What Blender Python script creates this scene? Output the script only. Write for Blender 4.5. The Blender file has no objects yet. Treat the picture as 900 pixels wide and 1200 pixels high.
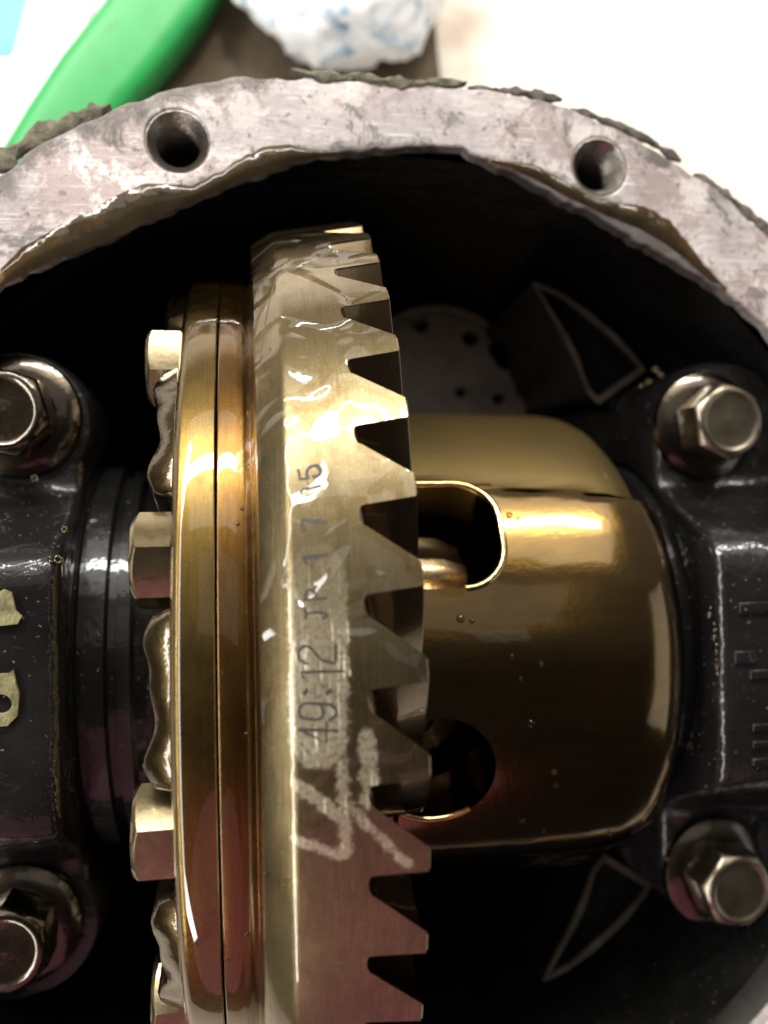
import bpy, bmesh, math, random
from mathutils import Matrix, Vector, noise
random.seed(7)
S = 0.001                                   # everything is drawn in millimetres
R = math.radians
sc = bpy.context.scene
COL = sc.collection

# ------------------------------------------------------------------ camera
CAM = Vector((-33.66, 32.886, 206.585))
ROT = Matrix(((0.98649842, 0.01504857, -0.16307790),
              (-0.01484707, 0.99988676, 0.00245437),
              (0.16309637, 0.0, 0.98661014)))
cd = bpy.data.cameras.new('camera'); cam = bpy.data.objects.new('camera', cd); COL.objects.link(cam)
cam.matrix_world = Matrix.Translation(CAM * S) @ ROT.to_4x4()
cd.sensor_fit = 'VERTICAL'; cd.sensor_height = 36; cd.sensor_width = 27; cd.lens = 28.8
cd.clip_start = 0.005; cd.clip_end = 50
cd.dof.use_dof = True; cd.dof.focus_distance = 0.135; cd.dof.aperture_fstop = 11
sc.camera = cam

# ------------------------------------------------------------------ light
w = bpy.data.worlds.new('World'); sc.world = w; w.use_nodes = True
nt = w.node_tree; bg = nt.nodes['Background']
tc = nt.nodes.new('ShaderNodeTexCoord'); sp = nt.nodes.new('ShaderNodeSeparateXYZ')
mr = nt.nodes.new('ShaderNodeMapRange'); cr = nt.nodes.new('ShaderNodeValToRGB')
nt.links.new(tc.outputs['Generated'], sp.inputs[0]); nt.links.new(sp.outputs['Y'], mr.inputs[0])
mr.inputs[1].default_value = -1; mr.inputs[2].default_value = 1
nt.links.new(mr.outputs[0], cr.inputs[0]); nt.links.new(cr.outputs[0], bg.inputs[0])
e = cr.color_ramp.elements; e[0].color = (0.016, 0.013, 0.013, 1); e[1].color = (0.36, 0.32, 0.27, 1)
m_ = e.new(0.45); m_.color = (0.036, 0.031, 0.029, 1)
m_ = e.new(0.62); m_.color = (0.11, 0.098, 0.085, 1)
bg.inputs[1].default_value = 1.0


def area(name, loc, sx, sy, radiance, col=(1, 1, 1), target=(0, 0, 0), shape='RECTANGLE'):
    l = bpy.data.lights.new(name, 'AREA'); l.shape = shape; l.size = sx; l.size_y = sy
    l.energy = radiance * math.pi * sx * sy; l.color = col
    o = bpy.data.objects.new(name, l); COL.objects.link(o)
    d = Vector(target) - Vector(loc)
    o.matrix_world = Matrix.Translation(loc) @ d.to_track_quat('-Z', 'Y').to_matrix().to_4x4()
    return o


area('tube_light', (-0.03, 0.82, 0.52), 1.15, 0.072, 48, (1.0, 0.97, 0.92))
area('open_door_daylight', (0.05, 1.00, 0.66), 1.4, 0.75, 1.9, (1.0, 0.95, 0.86))
area('side_window_daylight', (-0.68, -0.15, 0.61), 3.2, 0.12, 18.0, (1.0, 0.98, 0.95), target=(0, -0.15, 0))
area('overhead_fill', (0.05, 0.48, 1.25), 1.0, 0.5, 0.36, (1.0, 0.93, 0.84))  # added fill lamp, brightens the tooth flanks from above
area('right_side_daylight', (0.85, -0.10, 0.42), 0.75, 0.40, 0.65, (0.95, 0.97, 1.0))
area('maroon_shirt_fill', (-0.08, -0.72, 0.50), 0.65, 1.0, 0.36, (1.0, 0.36, 0.46), shape='ELLIPSE')  # added maroon lamp, stands in for the reflection of an unseen shirt

sl = bpy.data.lights.new('yard_sunlight', 'SPOT'); sl.energy = 20; sl.spot_size = R(34); sl.spot_blend = 0.35; sl.shadow_soft_size = 0.03; sl.color = (1.0, 0.96, 0.88)
so = bpy.data.objects.new('yard_sunlight', sl); COL.objects.link(so)
so.matrix_world = Matrix.Translation((0.10, 0.75, 0.95)) @ (Vector((0.04, 0.42, -0.118)) - Vector((0.10, 0.75, 0.95))).to_track_quat('-Z', 'Y').to_matrix().to_4x4()

sc.view_settings.view_transform = 'Standard'; sc.view_settings.look = 'None'
sc.view_settings.exposure = 0.2; sc.view_settings.gamma = 1
sc.render.engine = 'CYCLES'
try:
    sc.cycles.max_bounces = 8; sc.cycles.use_denoising = True; sc.cycles.sample_clamp_indirect = 6
except Exception:
    pass


# ------------------------------------------------------------------ helpers
def at(px, py, z):
    """a pixel of the 900x1200 photograph on the level z (mm)"""
    d = ROT @ Vector(((px - 450) / 960, (600 - py) / 960, -1.0))
    t = (z - CAM.z) / d.z
    return CAM + d * t


def put(name, me, mat, parent=None):
    o = bpy.data.objects.new(name, me); COL.objects.link(o)
    if mat is not None:
        me.materials.clear(); me.materials.append(mat)
    if parent is not None:
        o.parent = parent
    return o


def finish(me, angle=32):
    for p in me.polygons:
        p.use_smooth = True
    me.set_sharp_from_angle(angle=R(angle))


def mesh(name, verts, faces, angle=32, fix=True):
    me = bpy.data.meshes.new(name)
    me.from_pydata([tuple(c * S for c in v) for v in verts], [], faces)
    if fix:
        bm = bmesh.new(); bm.from_mesh(me)
        bmesh.ops.remove_doubles(bm, verts=bm.verts, dist=1e-7)
        bmesh.ops.recalc_face_normals(bm, faces=bm.faces); bm.to_mesh(me); bm.free()
    finish(me, angle)
    return me


def thing(name, label, cat, loc=(0, 0, 0), group=None, mat=None):
    o = bpy.data.objects.new(name, None); COL.objects.link(o)
    o.empty_display_size = 0.01
    if mat is not None:
        o.matrix_world = mat
    else:
        o.location = Vector(loc) * S
    tag(o, label, cat, group)
    return o


def tag(o, label, cat, group=None, kind=None):
    o['label'] = label; o['category'] = cat
    if group: o['group'] = group
    if kind: o['kind'] = kind
    return o


def lathe(profile, n=128, axis='X', th0=0.0, th1=2 * math.pi, center=(0, 0)):
    """profile: (station, radius). axis X: point=(x, r sin, r cos). axis Z: point=(r sin, r cos, z)"""
    full = abs(th1 - th0 - 2 * math.pi) < 1e-6
    m = n if full else n + 1
    v = []; f = []
    for (x, r) in profile:
        for i in range(m):
            t = th0 + (th1 - th0) * i / n
            if axis == 'X':
                v.append((x, r * math.sin(t), r * math.cos(t)))
            else:
                v.append((center[0] + r * math.sin(t), center[1] + r * math.cos(t), x))
    for k in range(len(profile) - 1):
        for i in range(n):
            j = (i + 1) % m
            f.append((k * m + i, k * m + j, (k + 1) * m + j, (k + 1) * m + i))
    return v, f


def grid_faces(nu, nv, close_u=False):
    f = []
    for j in range(nv - 1):
        for i in range(nu if close_u else nu - 1):
            a = j * nu + i; b = j * nu + (i + 1) % nu
            f.append((a, b, b + nu, a + nu))
    return f


def tube(pts, rad, n=8, cap=True):
    v = []; f = []
    P = [Vector(p) for p in pts]
    up = Vector((0.13, 0.21, 0.97)).normalized()
    for k, p in enumerate(P):
        d = (P[min(k + 1, len(P) - 1)] - P[max(k - 1, 0)]).normalized()
        a = d.cross(up).normalized(); b = a.cross(d)
        r = rad[k] if isinstance(rad, (list, tuple)) else rad
        for i in range(n):
            t = 2 * math.pi * i / n
            v.append(p + a * math.cos(t) * r + b * math.sin(t) * r)
    for k in range(len(P) - 1):
        for i in range(n):
            j = (i + 1) % n
            f.append((k * n + i, k * n + j, (k + 1) * n + j, (k + 1) * n + i))
    if cap:
        f.append(tuple(range(n - 1, -1, -1))); f.append(tuple(range((len(P) - 1) * n, len(P) * n)))
    return v, f


def curve_plate(name, loops, z0, z1, bevel=0.4, res=2):
    """a flat plate with holes: first loop outside, the others holes (mm, in XY)"""
    cu = bpy.data.curves.new('tmp', 'CURVE'); cu.dimensions = '2D'; cu.fill_mode = 'BOTH'
    for L in loops:
        s = cu.splines.new('POLY'); s.points.add(len(L) - 1); s.use_cyclic_u = True
        for q, p in zip(s.points, L):
            q.co = (p[0] * S, p[1] * S, 0, 1)
    cu.extrude = ((z1 - z0) / 2 - bevel) * S; cu.bevel_depth = bevel * S; cu.offset = -bevel * S; cu.bevel_resolution = res
    o = bpy.data.objects.new('tmp', cu); COL.objects.link(o)
    dg = bpy.context.evaluated_depsgraph_get(); dg.update()
    me = bpy.data.meshes.new_from_object(o.evaluated_get(dg))
    me.name = name
    bpy.data.objects.remove(o); bpy.data.curves.remove(cu)
    for vv in me.vertices:
        vv.co.z += (z0 + z1) / 2 * S
    bm = bmesh.new(); bm.from_mesh(me)
    bmesh.ops.remove_doubles(bm, verts=bm.verts, dist=1e-6); bm.to_mesh(me); bm.free()
    finish(me, 10)
    return me


def circle(cx, cy, r, n=40):
    return [(cx + r * math.cos(2 * math.pi * i / n), cy + r * math.sin(2 * math.pi * i / n)) for i in range(n)]


def boolean(me, cutters, op='DIFFERENCE'):
    o = bpy.data.objects.new('tmp', me); COL.objects.link(o)
    cs = []
    for c in cutters:
        co = bpy.data.objects.new('tmpc', c); COL.objects.link(co); cs.append(co)
        m = o.modifiers.new('b', 'BOOLEAN'); m.object = co; m.operation = op; m.solver = 'EXACT'
    dg = bpy.context.evaluated_depsgraph_get(); dg.update()
    r = bpy.data.meshes.new_from_object(o.evaluated_get(dg))
    bpy.data.objects.remove(o)
    for c in cs: bpy.data.objects.remove(c)
    return r


def nz(p, s=1.0):
    return noise.noise(Vector(p) * s)


# ------------------------------------------------------------------ materials
class N:
    """small node builder"""
    def __init__(s, name):
        s.m = bpy.data.materials.new(name); s.m.use_nodes = True
        s.t = s.m.node_tree; s.b = s.t.nodes['Principled BSDF']; s.out = s.t.nodes['Material Output']

    def n(s, kind, **kw):
        k = s.t.nodes.new(kind)
        for a, v in kw.items(): setattr(k, a, v)
        return k

    def link(s, a, b): s.t.links.new(a, b)

    def set(s, node, i, v):
        if hasattr(v, 'is_output'): s.link(v, node.inputs[i])
        elif v is not None: node.inputs[i].default_value = v

    def math(s, op, a, b=None, c=None, clamp=False):
        k = s.n('ShaderNodeMath', operation=op, use_clamp=clamp); s.set(k, 0, a); s.set(k, 1, b)
        if c is not None: s.set(k, 2, c)
        return k.outputs[0]

    def pos(s):
        return s.n('ShaderNodeNewGeometry').outputs['Position']

    def scale(s, vec, xyz):
        k = s.n('ShaderNodeVectorMath', operation='MULTIPLY'); s.set(k, 0, vec); k.inputs[1].default_value = xyz
        return k.outputs[0]

    def noise(s, vec, sc, det=3, rough=0.55, dist=0.0):
        k = s.n('ShaderNodeTexNoise'); s.set(k, 'Vector', vec); k.inputs['Scale'].default_value = sc
        k.inputs['Detail'].default_value = det; k.inputs['Roughness'].default_value = rough; k.inputs['Distortion'].default_value = dist
        return k.outputs['Fac']

    def ramp(s, fac, a, b, ca=(0, 0, 0, 1), cb=(1, 1, 1, 1)):
        k = s.n('ShaderNodeValToRGB'); s.link(fac, k.inputs[0])
        e = k.color_ramp.elements; e[0].position = a; e[1].position = b; e[0].color = ca; e[1].color = cb
        return k.outputs[0]

    def mix(s, fac, a, b):
        k = s.n('ShaderNodeMix', data_type='RGBA'); s.set(k, 0, fac)
        for i, v in ((6, a), (7, b)):
            if hasattr(v, 'is_output'): s.link(v, k.inputs[i])
            else: k.inputs[i].default_value = (*v, 1)
        return k.outputs[2]

    def mixf(s, fac, a, b):
        k = s.n('ShaderNodeMix', data_type='FLOAT'); s.set(k, 0, fac); s.set(k, 2, a); s.set(k, 3, b)
        return k.outputs[0]

    def bump(s, h, strength, dist, normal=None):
        k = s.n('ShaderNodeBump'); s.link(h, k.inputs['Height']); k.inputs['Strength'].default_value = strength
        k.inputs['Distance'].default_value = dist
        if normal is not None: s.link(normal, k.inputs['Normal'])
        return k.outputs[0]

    def p(s, **kw):
        for k, v in kw.items():
            s.set(s.b, k.replace('_', ' '), v if not (isinstance(v, tuple) and len(v) == 3) else (*v, 1))
        return s.m


def cyl_coords(k):
    """(axial, arc, radial) coordinates about the gear axis in millimetres: one texture runs unbroken over all the teeth"""
    sep = k.n('ShaderNodeSeparateXYZ'); k.link(k.pos(), sep.inputs[0])
    x = k.math('MULTIPLY', sep.outputs[0], 1000.0)
    arc = k.math('MULTIPLY', k.math('ARCTAN2', sep.outputs[1], sep.outputs[2]), 98.5)
    return x, arc


def gear_steel(name, colA, colB, rough=0.30, film=0.16, patch=False, lines=0.6, amp=1.0, coatn=2, crown=0.0, pool=False):
    k = N(name)
    x, arc = cyl_coords(k)
    comb = k.n('ShaderNodeCombineXYZ'); k.link(x, comb.inputs[0]); k.link(arc, comb.inputs[1]); uv = comb.outputs[0]
    blot = k.noise(uv, 0.10, 4, 0.6)
    stain = k.noise(k.scale(uv, (1.6, 0.55, 1)), 0.12, 6, 0.72, 0.6)
    col = k.mix(k.ramp(blot, 0.35, 0.68), colA, colB)
    col = k.mix(k.math('MULTIPLY', k.ramp(stain, 0.50, 0.62), 0.55), col, (0.085, 0.055, 0.022))
    fine = k.noise(k.scale(uv, (2.6, 0.10, 1)), 1.0, 4, 0.75)         # turning marks run round the rim
    spk = k.noise(uv, 2.4, 3, 0.7)
    col = k.mix(k.math('MULTIPLY', k.ramp(fine, 0.42, 0.72), 0.6), col, tuple(c * 0.4 for c in colA))
    col = k.mix(k.math('MULTIPLY', k.ramp(spk, 0.60, 0.70), 0.7), col, tuple(min(1, c * 1.7) for c in colA))
    rg = k.mixf(k.ramp(blot, 0.3, 0.7), rough * 0.8, rough * 1.3)
    coat = 1.0; metal = 1.0
    if patch:
        arc_n = k.math('MULTIPLY_ADD', arc, 1 / 16.0, -12 / 16.0, clamp=True)
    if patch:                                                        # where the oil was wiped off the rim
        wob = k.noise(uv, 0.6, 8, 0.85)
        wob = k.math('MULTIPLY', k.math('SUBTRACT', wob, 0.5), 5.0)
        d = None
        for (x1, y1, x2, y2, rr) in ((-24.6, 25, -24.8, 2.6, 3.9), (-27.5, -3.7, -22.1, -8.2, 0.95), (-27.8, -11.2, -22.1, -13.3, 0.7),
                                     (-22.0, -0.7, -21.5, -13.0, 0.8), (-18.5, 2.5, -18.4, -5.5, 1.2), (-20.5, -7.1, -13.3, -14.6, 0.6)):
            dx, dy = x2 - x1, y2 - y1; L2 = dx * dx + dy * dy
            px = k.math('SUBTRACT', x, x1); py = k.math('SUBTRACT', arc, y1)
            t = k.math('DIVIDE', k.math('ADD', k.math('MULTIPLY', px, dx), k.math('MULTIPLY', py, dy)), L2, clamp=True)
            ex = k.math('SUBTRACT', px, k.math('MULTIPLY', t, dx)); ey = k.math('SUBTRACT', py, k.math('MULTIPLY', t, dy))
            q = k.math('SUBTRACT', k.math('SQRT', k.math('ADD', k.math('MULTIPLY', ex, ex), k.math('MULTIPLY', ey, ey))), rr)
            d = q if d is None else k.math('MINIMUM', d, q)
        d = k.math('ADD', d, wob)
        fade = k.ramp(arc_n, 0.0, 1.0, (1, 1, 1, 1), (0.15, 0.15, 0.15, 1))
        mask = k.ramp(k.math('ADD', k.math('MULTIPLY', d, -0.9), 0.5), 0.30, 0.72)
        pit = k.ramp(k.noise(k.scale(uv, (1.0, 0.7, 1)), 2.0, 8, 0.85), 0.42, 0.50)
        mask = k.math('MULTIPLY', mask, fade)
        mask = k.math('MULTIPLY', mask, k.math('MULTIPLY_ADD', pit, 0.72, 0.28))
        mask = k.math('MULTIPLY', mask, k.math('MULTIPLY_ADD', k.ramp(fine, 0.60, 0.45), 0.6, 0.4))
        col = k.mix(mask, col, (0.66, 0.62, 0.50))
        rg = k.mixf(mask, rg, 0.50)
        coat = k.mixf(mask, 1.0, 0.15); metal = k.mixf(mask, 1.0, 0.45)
    b1 = k.bump(fine, lines, 0.00006)
    b1 = k.bump(spk, 0.25, 0.00005, b1)
    oil = k.noise(k.scale(uv, (1.0, 0.8, 1)), film, coatn, 0.4, 0.5)
    cb = k.bump(oil, 0.5 * amp, 0.0014)
    if pool:                                                         # edges of thicker pools of oil standing on the rim
        drained = k.math('MULTIPLY_ADD', arc, 1 / 14.0, 0.6, clamp=True)
        cb = k.bump(k.math('MULTIPLY', k.ramp(k.noise(uv, 0.085, 1, 0.4, 0.9), 0.42, 0.58), drained), 0.62, 0.00095, cb)
    if crown:                                                        # surface tension rounds the film across the band
        q = k.math('DIVIDE', k.math('ADD', x, 38.7), 5.0)
        cb = k.bump(k.math('MULTIPLY', k.math('MULTIPLY', q, q), -crown), 1.0, 0.001, cb)
    if crown or pool:                                                # a step where the thicker film ends, high on the wheel
        wv = k.math('MULTIPLY', k.math('SUBTRACT', k.noise(uv, 0.35, 2, 0.5), 0.5), 1.6)
        if crown:
            q = k.math('ABSOLUTE', k.math('DIVIDE', k.math('ADD', x, 38.7), 5.0))
            a0 = k.math('SUBTRACT', 88.0, k.math('MULTIPLY', k.math('POWER', q, 6.0), 5.5))
        else:
            up = k.math('MULTIPLY_ADD', x, 0.72, 84.8 + 0.72 * 27.4); dn = k.math('MULTIPLY_ADD', x, -0.3, 91.8 - 0.3 * 18)
            q = k.math('MAXIMUM', k.math('MULTIPLY_ADD', x, -1.0, -27.2), 0.0)
            a0 = k.math('SUBTRACT', k.math('MINIMUM', up, dn), k.math('MULTIPLY', k.math('MULTIPLY', q, q), 1.1))
        h = k.math('DIVIDE', k.math('SUBTRACT', arc, k.math('ADD', a0, wv)), 1.5, clamp=True)
        h = k.math('MULTIPLY', k.math('MULTIPLY', h, h), k.math('MULTIPLY_ADD', h, -2.0, 3.0))
        cb = k.bump(h, 1.0, 0.00055 if crown else 0.00060, cb)
    k.p(Base_Color=col, Metallic=metal, Roughness=rg, Normal=b1, Coat_Weight=coat, Coat_Roughness=0.018, Coat_IOR=1.48)
    k.link(cb, k.b.inputs['Coat Normal'])
    k.b.inputs['Coat Tint'].default_value = (1.0, 0.93, 0.80, 1)
    return k.m


def oily_black(name, col=(0.004, 0.004, 0.004), rough=0.4, lump=0.5, scale=60, coat=1.0, metal=0.0, fine=0.45):
    k = N(name)
    p = k.pos()
    a = k.noise(p, scale, 3, 0.55); b = k.noise(p, scale * 7, 3, 0.6)
    c = k.mix(k.ramp(a, 0.4, 0.7), col, tuple(v * 2.2 for v in col))
    c = k.mix(k.ramp(k.noise(p, scale * 26, 2, 0.5), 0.70, 0.76), c, (0.16, 0.15, 0.12))       # grit stuck in the oil
    n1 = k.bump(a, lump, 0.0025); n1 = k.bump(b, 0.3, 0.0004, n1)
    k.p(Base_Color=c, Roughness=rough, Metallic=metal, Normal=n1, Specular_IOR_Level=0.12, Coat_Weight=coat, Coat_Roughness=0.03, Coat_IOR=1.36)
    k.link(k.bump(k.noise(p, scale * 4.5, 3, 0.6, 0.5), fine, 0.0011, k.bump(a, lump, 0.003)), k.b.inputs['Coat Normal'])
    return k.m


def steel(name, col, rough=0.28, bump=0.15, coat=1.0, metal=1.0, var=0.5, scale=160):
    k = N(name)
    p = k.pos()
    a = k.noise(p, scale, 3, 0.6); b = k.noise(p, scale * 8, 2, 0.6)
    c = k.mix(k.ramp(a, 0.35, 0.7), col, tuple(v * var for v in col))
    c = k.mix(k.math('MULTIPLY', k.ramp(b, 0.55, 0.75), 0.35), c, tuple(v * 0.4 for v in col))
    n1 = k.bump(b, bump, 0.0003); n1 = k.bump(a, bump, 0.0008, n1)
    k.p(Base_Color=c, Roughness=rough, Metallic=metal, Normal=n1, Coat_Weight=coat, Coat_Roughness=0.04, Coat_IOR=1.48)
    k.link(k.bump(a, bump * 1.5, 0.0012), k.b.inputs['Coat Normal'])
    k.b.inputs['Coat Tint'].default_value = (1, 0.9, 0.7, 1)
    return k.m


def matte(name, colA, colB, scale=100, rough=0.8, bump=0.3, bd=0.001, det=4):
    k = N(name)
    a = k.noise(k.pos(), scale, det, 0.65)
    k.p(Base_Color=k.mix(k.ramp(a, 0.35, 0.68), colA, colB), Roughness=rough, Normal=k.bump(a, bump, bd))
    return k.m


def flange_metal():
    k = N('scraped_flange_metal')
    p = k.pos()
    a = k.noise(p, 95, 8, 0.78, 0.5); b = k.noise(p, 420, 6, 0.75); c = k.noise(p, 34, 5, 0.65)
    w = k.noise(p, 60, 7, 0.8, 0.3)
    rot = k.n('ShaderNodeMapping'); k.link(p, rot.inputs[0]); rot.inputs['Rotation'].default_value = (0, 0, 0.6); rot.inputs['Scale'].default_value = (90, 1400, 1)
    scr = k.noise(rot.outputs[0], 1.0, 3, 0.6)
    col = k.mix(k.ramp(c, 0.40, 0.60), (0.53, 0.475, 0.45), (0.30, 0.27, 0.265))
    col = k.mix(k.math('MULTIPLY', k.ramp(w, 0.50, 0.54), 0.7), col, (0.235, 0.175, 0.165))
    col = k.mix(k.math('MULTIPLY', k.ramp(a, 0.56, 0.60), 0.8), col, (0.11, 0.095, 0.09))
    col = k.mix(k.math('MULTIPLY', k.ramp(scr, 0.58, 0.70), 0.55), col, (0.66, 0.61, 0.58))
    col = k.mix(k.math('MULTIPLY', k.ramp(b, 0.60, 0.66), 0.8), col, (0.06, 0.052, 0.047))
    # grime creeps in from the outer rim
    ln = k.n('ShaderNodeVectorMath', operation='LENGTH'); k.link(k.scale(p, (1, 1, 0)), ln.inputs[0])
    edge = k.math('ADD', k.math('MULTIPLY', ln.outputs['Value'], 1000), k.math('MULTIPLY', k.math('SUBTRACT', a, 0.5), 30))
    col = k.mix(k.math('MULTIPLY', k.ramp(k.math('MULTIPLY_ADD', edge, 0.1, -11.7), 0.35, 0.75), 0.8), col, (0.085, 0.075, 0.066))
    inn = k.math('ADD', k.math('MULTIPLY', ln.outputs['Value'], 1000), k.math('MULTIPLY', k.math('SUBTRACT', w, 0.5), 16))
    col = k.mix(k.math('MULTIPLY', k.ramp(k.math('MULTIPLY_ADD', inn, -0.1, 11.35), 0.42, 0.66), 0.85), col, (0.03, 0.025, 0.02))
    rg = k.mixf(k.ramp(a, 0.35, 0.6), 0.34, 0.62)
    n1 = k.bump(b, 0.4, 0.0003); n1 = k.bump(a, 0.5, 0.0008, n1); n1 = k.bump(scr, 0.25, 0.0002, n1)
    return k.p(Base_Color=col, Metallic=0.30, Roughness=rg, Normal=n1)


def film_oil(name, tint=(0.50, 0.36, 0.13), body=0.35):
    k = N(name)
    tr = k.n('ShaderNodeBsdfTransparent'); tr.inputs[0].default_value = (*tint, 1)
    df = k.n('ShaderNodeBsdfDiffuse'); df.inputs[0].default_value = (0.06, 0.045, 0.024, 1)
    m0 = k.n('ShaderNodeMixShader'); m0.inputs[0].default_value = body
    k.link(tr.outputs[0], m0.inputs[1]); k.link(df.outputs[0], m0.inputs[2])
    gl = k.n('ShaderNodeBsdfGlossy'); gl.inputs['Roughness'].default_value = 0.04
    k.link(k.bump(k.noise(k.pos(), 220, 2, 0.5), 0.4, 0.0012), gl.inputs['Normal'])
    fr = k.n('ShaderNodeFresnel'); fr.inputs[0].default_value = 1.48
    m1 = k.n('ShaderNodeMixShader'); k.link(fr.outputs[0], m1.inputs[0]); k.link(m0.outputs[0], m1.inputs[1]); k.link(gl.outputs[0], m1.inputs[2])
    k.link(m1.outputs[0], k.out.inputs[0])
    return k.m


M = {}
M['gear'] = gear_steel('oiled_ring_gear_steel', (0.185, 0.158, 0.095), (0.095, 0.074, 0.037), 0.30, 0.06, patch=True, amp=0.8, coatn=0, pool=True)
M['tooth'] = gear_steel('oiled_tooth_steel', (0.19, 0.14, 0.078), (0.13, 0.095, 0.05), 0.22, 0.05, lines=0.12, amp=0.5)
M['hub'] = gear_steel('oiled_gear_shoulder', (0.165, 0.088, 0.02), (0.11, 0.056, 0.012), 0.27, 0.035, lines=0.35, amp=0.2, crown=0.52)
M['caseflange'] = gear_steel('oiled_case_flange', (0.18, 0.125, 0.038), (0.125, 0.085, 0.024), 0.27, 0.035, lines=0.35, amp=0.2, crown=0.52)
M['flange'] = flange_metal()
M['black'] = oily_black('black_oily_casting')
M['blackcap'] = oily_black('black_oily_cap', (0.0045, 0.004, 0.004), 0.42, 0.5, 45)
M['blackrace'] = oily_black('black_oily_race', (0.006, 0.006, 0.006), 0.3, 0.06, 40, fine=0.12)
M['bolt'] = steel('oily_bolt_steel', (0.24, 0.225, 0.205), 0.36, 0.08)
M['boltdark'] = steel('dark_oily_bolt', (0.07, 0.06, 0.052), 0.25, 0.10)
M['ringbolt'] = steel('olive_oily_bolt', (0.26, 0.235, 0.165), 0.28, 0.06)
M['lock'] = steel('speckled_lock_plate', (0.085, 0.066, 0.034), 0.30, 0.08, coat=1.0, var=0.35, scale=420)
M['rough_outer'] = matte('dirty_casting', (0.035, 0.032, 0.03), (0.07, 0.06, 0.05), 90, 0.8, 0.5, 0.002)
M['pinion'] = steel('dull_pinion_face', (0.78, 0.69, 0.60), 0.55, 0.3, coat=0.15, metal=0.0, var=0.6, scale=90)
M['edge'] = steel('bright_tooth_edge', (0.55, 0.48, 0.34), 0.32, 0.1, coat=0.6, var=0.6, scale=300)  # lighter steel for the chamfered tooth edges
M['hole'] = steel('dark_hole_thread', (0.30, 0.28, 0.26), 0.35, 0.3, coat=0.3)
M['hollow'] = matte('hole_shade', (0.004, 0.004, 0.004), (0.007, 0.006, 0.006), 200, 1.0)  # near-black colour stands in for the shade deep in the bolt holes
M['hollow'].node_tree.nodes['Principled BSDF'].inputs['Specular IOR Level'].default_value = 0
M['stamp'] = matte('dark_stamped_groove', (0.010, 0.008, 0.006), (0.03, 0.024, 0.016), 900, 0.55, 0.2, 0.0002)
M['gasket'] = matte('old_gasket_scrap', (0.05, 0.046, 0.03), (0.15, 0.135, 0.085), 420, 0.85, 0.8, 0.001)
M['gasketdark'] = matte('dark_gasket_scrap', (0.04, 0.035, 0.03), (0.12, 0.10, 0.085), 420, 0.8, 0.8, 0.001)
M['oil'] = film_oil('amber_oil_film')
M['drop'] = film_oil('oil_droplet', (0.75, 0.66, 0.42), 0.05)
M['ground'] = matte('pale_concrete', (0.70, 0.64, 0.54), (0.46, 0.33, 0.26), 24, 0.85, 0.2, 0.002, 6)
M['ground'].node_tree.nodes['Color Ramp'].color_ramp.elements[0].position = 0.52
M['ground'].node_tree.nodes['Color Ramp'].color_ramp.elements[1].position = 0.74
M['card'] = matte('brown_card', (0.075, 0.048, 0.028), (0.12, 0.085, 0.05), 120, 0.85, 0.4, 0.001)
M['green'] = steel('green_plastic', (0.012, 0.26, 0.055), 0.42, 0.05, coat=0.0, metal=0.0, var=0.85, scale=20)
M['paper'] = matte('white_paper', (0.80, 0.81, 0.78), (0.84, 0.85, 0.82), 30, 0.8, 0.1, 0.001)
M['blue'] = matte('pale_blue_print', (0.10, 0.42, 0.55), (0.16, 0.5, 0.6), 30, 0.7, 0.1, 0.001)
M['lime'] = matte('pale_green_print', (0.35, 0.72, 0.32), (0.4, 0.75, 0.38), 30, 0.7, 0.1, 0.001)
M['flake'] = matte('olive_paint_flake', (0.07, 0.062, 0.022), (0.20, 0.18, 0.075), 350, 0.5, 0.6, 0.0008)


def bag_mat():
    k = N('crumpled_white_plastic')
    a = k.noise(k.pos(), 48, 3, 0.6, 1.6)
    k.b.inputs['Subsurface Radius'].default_value = (1, 1, 1)
    c = k.mix(k.ramp(a, 0.53, 0.66), (0.93, 0.95, 0.97), (0.25, 0.42, 0.62))
    return k.p(Base_Color=c, Roughness=0.5, Subsurface_Weight=0.6, Subsurface_Scale=0.02, Normal=k.bump(a, 0.25, 0.003))


M['bag'] = bag_mat()


def case_mat():
    k = N('oiled_case_casting')
    p = k.pos()
    x, arc = cyl_coords(k)
    a = k.noise(p, 55, 4, 0.6); b = k.noise(p, 900, 3, 0.65); s = k.noise(k.scale(p, (0.25, 1, 1)), 160, 3, 0.6, 1.2)
    col = k.mix(k.ramp(a, 0.35, 0.7), (0.195, 0.14, 0.052), (0.13, 0.094, 0.04))
    col = k.mix(k.math('MULTIPLY', k.ramp(s, 0.45, 0.65), 0.55), col, (0.11, 0.075, 0.032))  # brown streaks in the colour also stand in for wood-grain reflections
    # the cast band beyond the turned land is rough and dull
    rough = k.ramp(k.math('MULTIPLY_ADD', arc, 0.01, 0.0), 0.655, 0.675)
    rg = k.mixf(rough, 0.15, 0.55)
    col = k.mix(k.math('MULTIPLY', rough, 0.6), col, (0.16, 0.12, 0.055))
    n1 = k.bump(b, 0.10, 0.00022)
    n1 = k.bump(s, 0.05, 0.0006, n1)
    ct = k.mixf(rough, 1.0, 0.25)
    k.p(Base_Color=col, Metallic=1.0, Roughness=rg, Normal=n1, Coat_Weight=ct, Coat_Roughness=0.025, Coat_IOR=1.48)
    k.link(k.bump(k.noise(p, 30, 2, 0.45, 0.8), 0.30, 0.004), k.b.inputs['Coat Normal'])
    k.b.inputs['Coat Tint'].default_value = (1, 0.85, 0.55, 1)
    return k.m


M['case'] = case_mat()

# ------------------------------------------------------------------ the surface and the background
GZ = -118
g = put('ground', mesh('ground', [(-1500, -1500, GZ), (1500, -1500, GZ), (1500, 1500, GZ), (-1500, 1500, GZ)], [(0, 1, 2, 3)], fix=False), M['ground'])
g['kind'] = 'structure'


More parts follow.
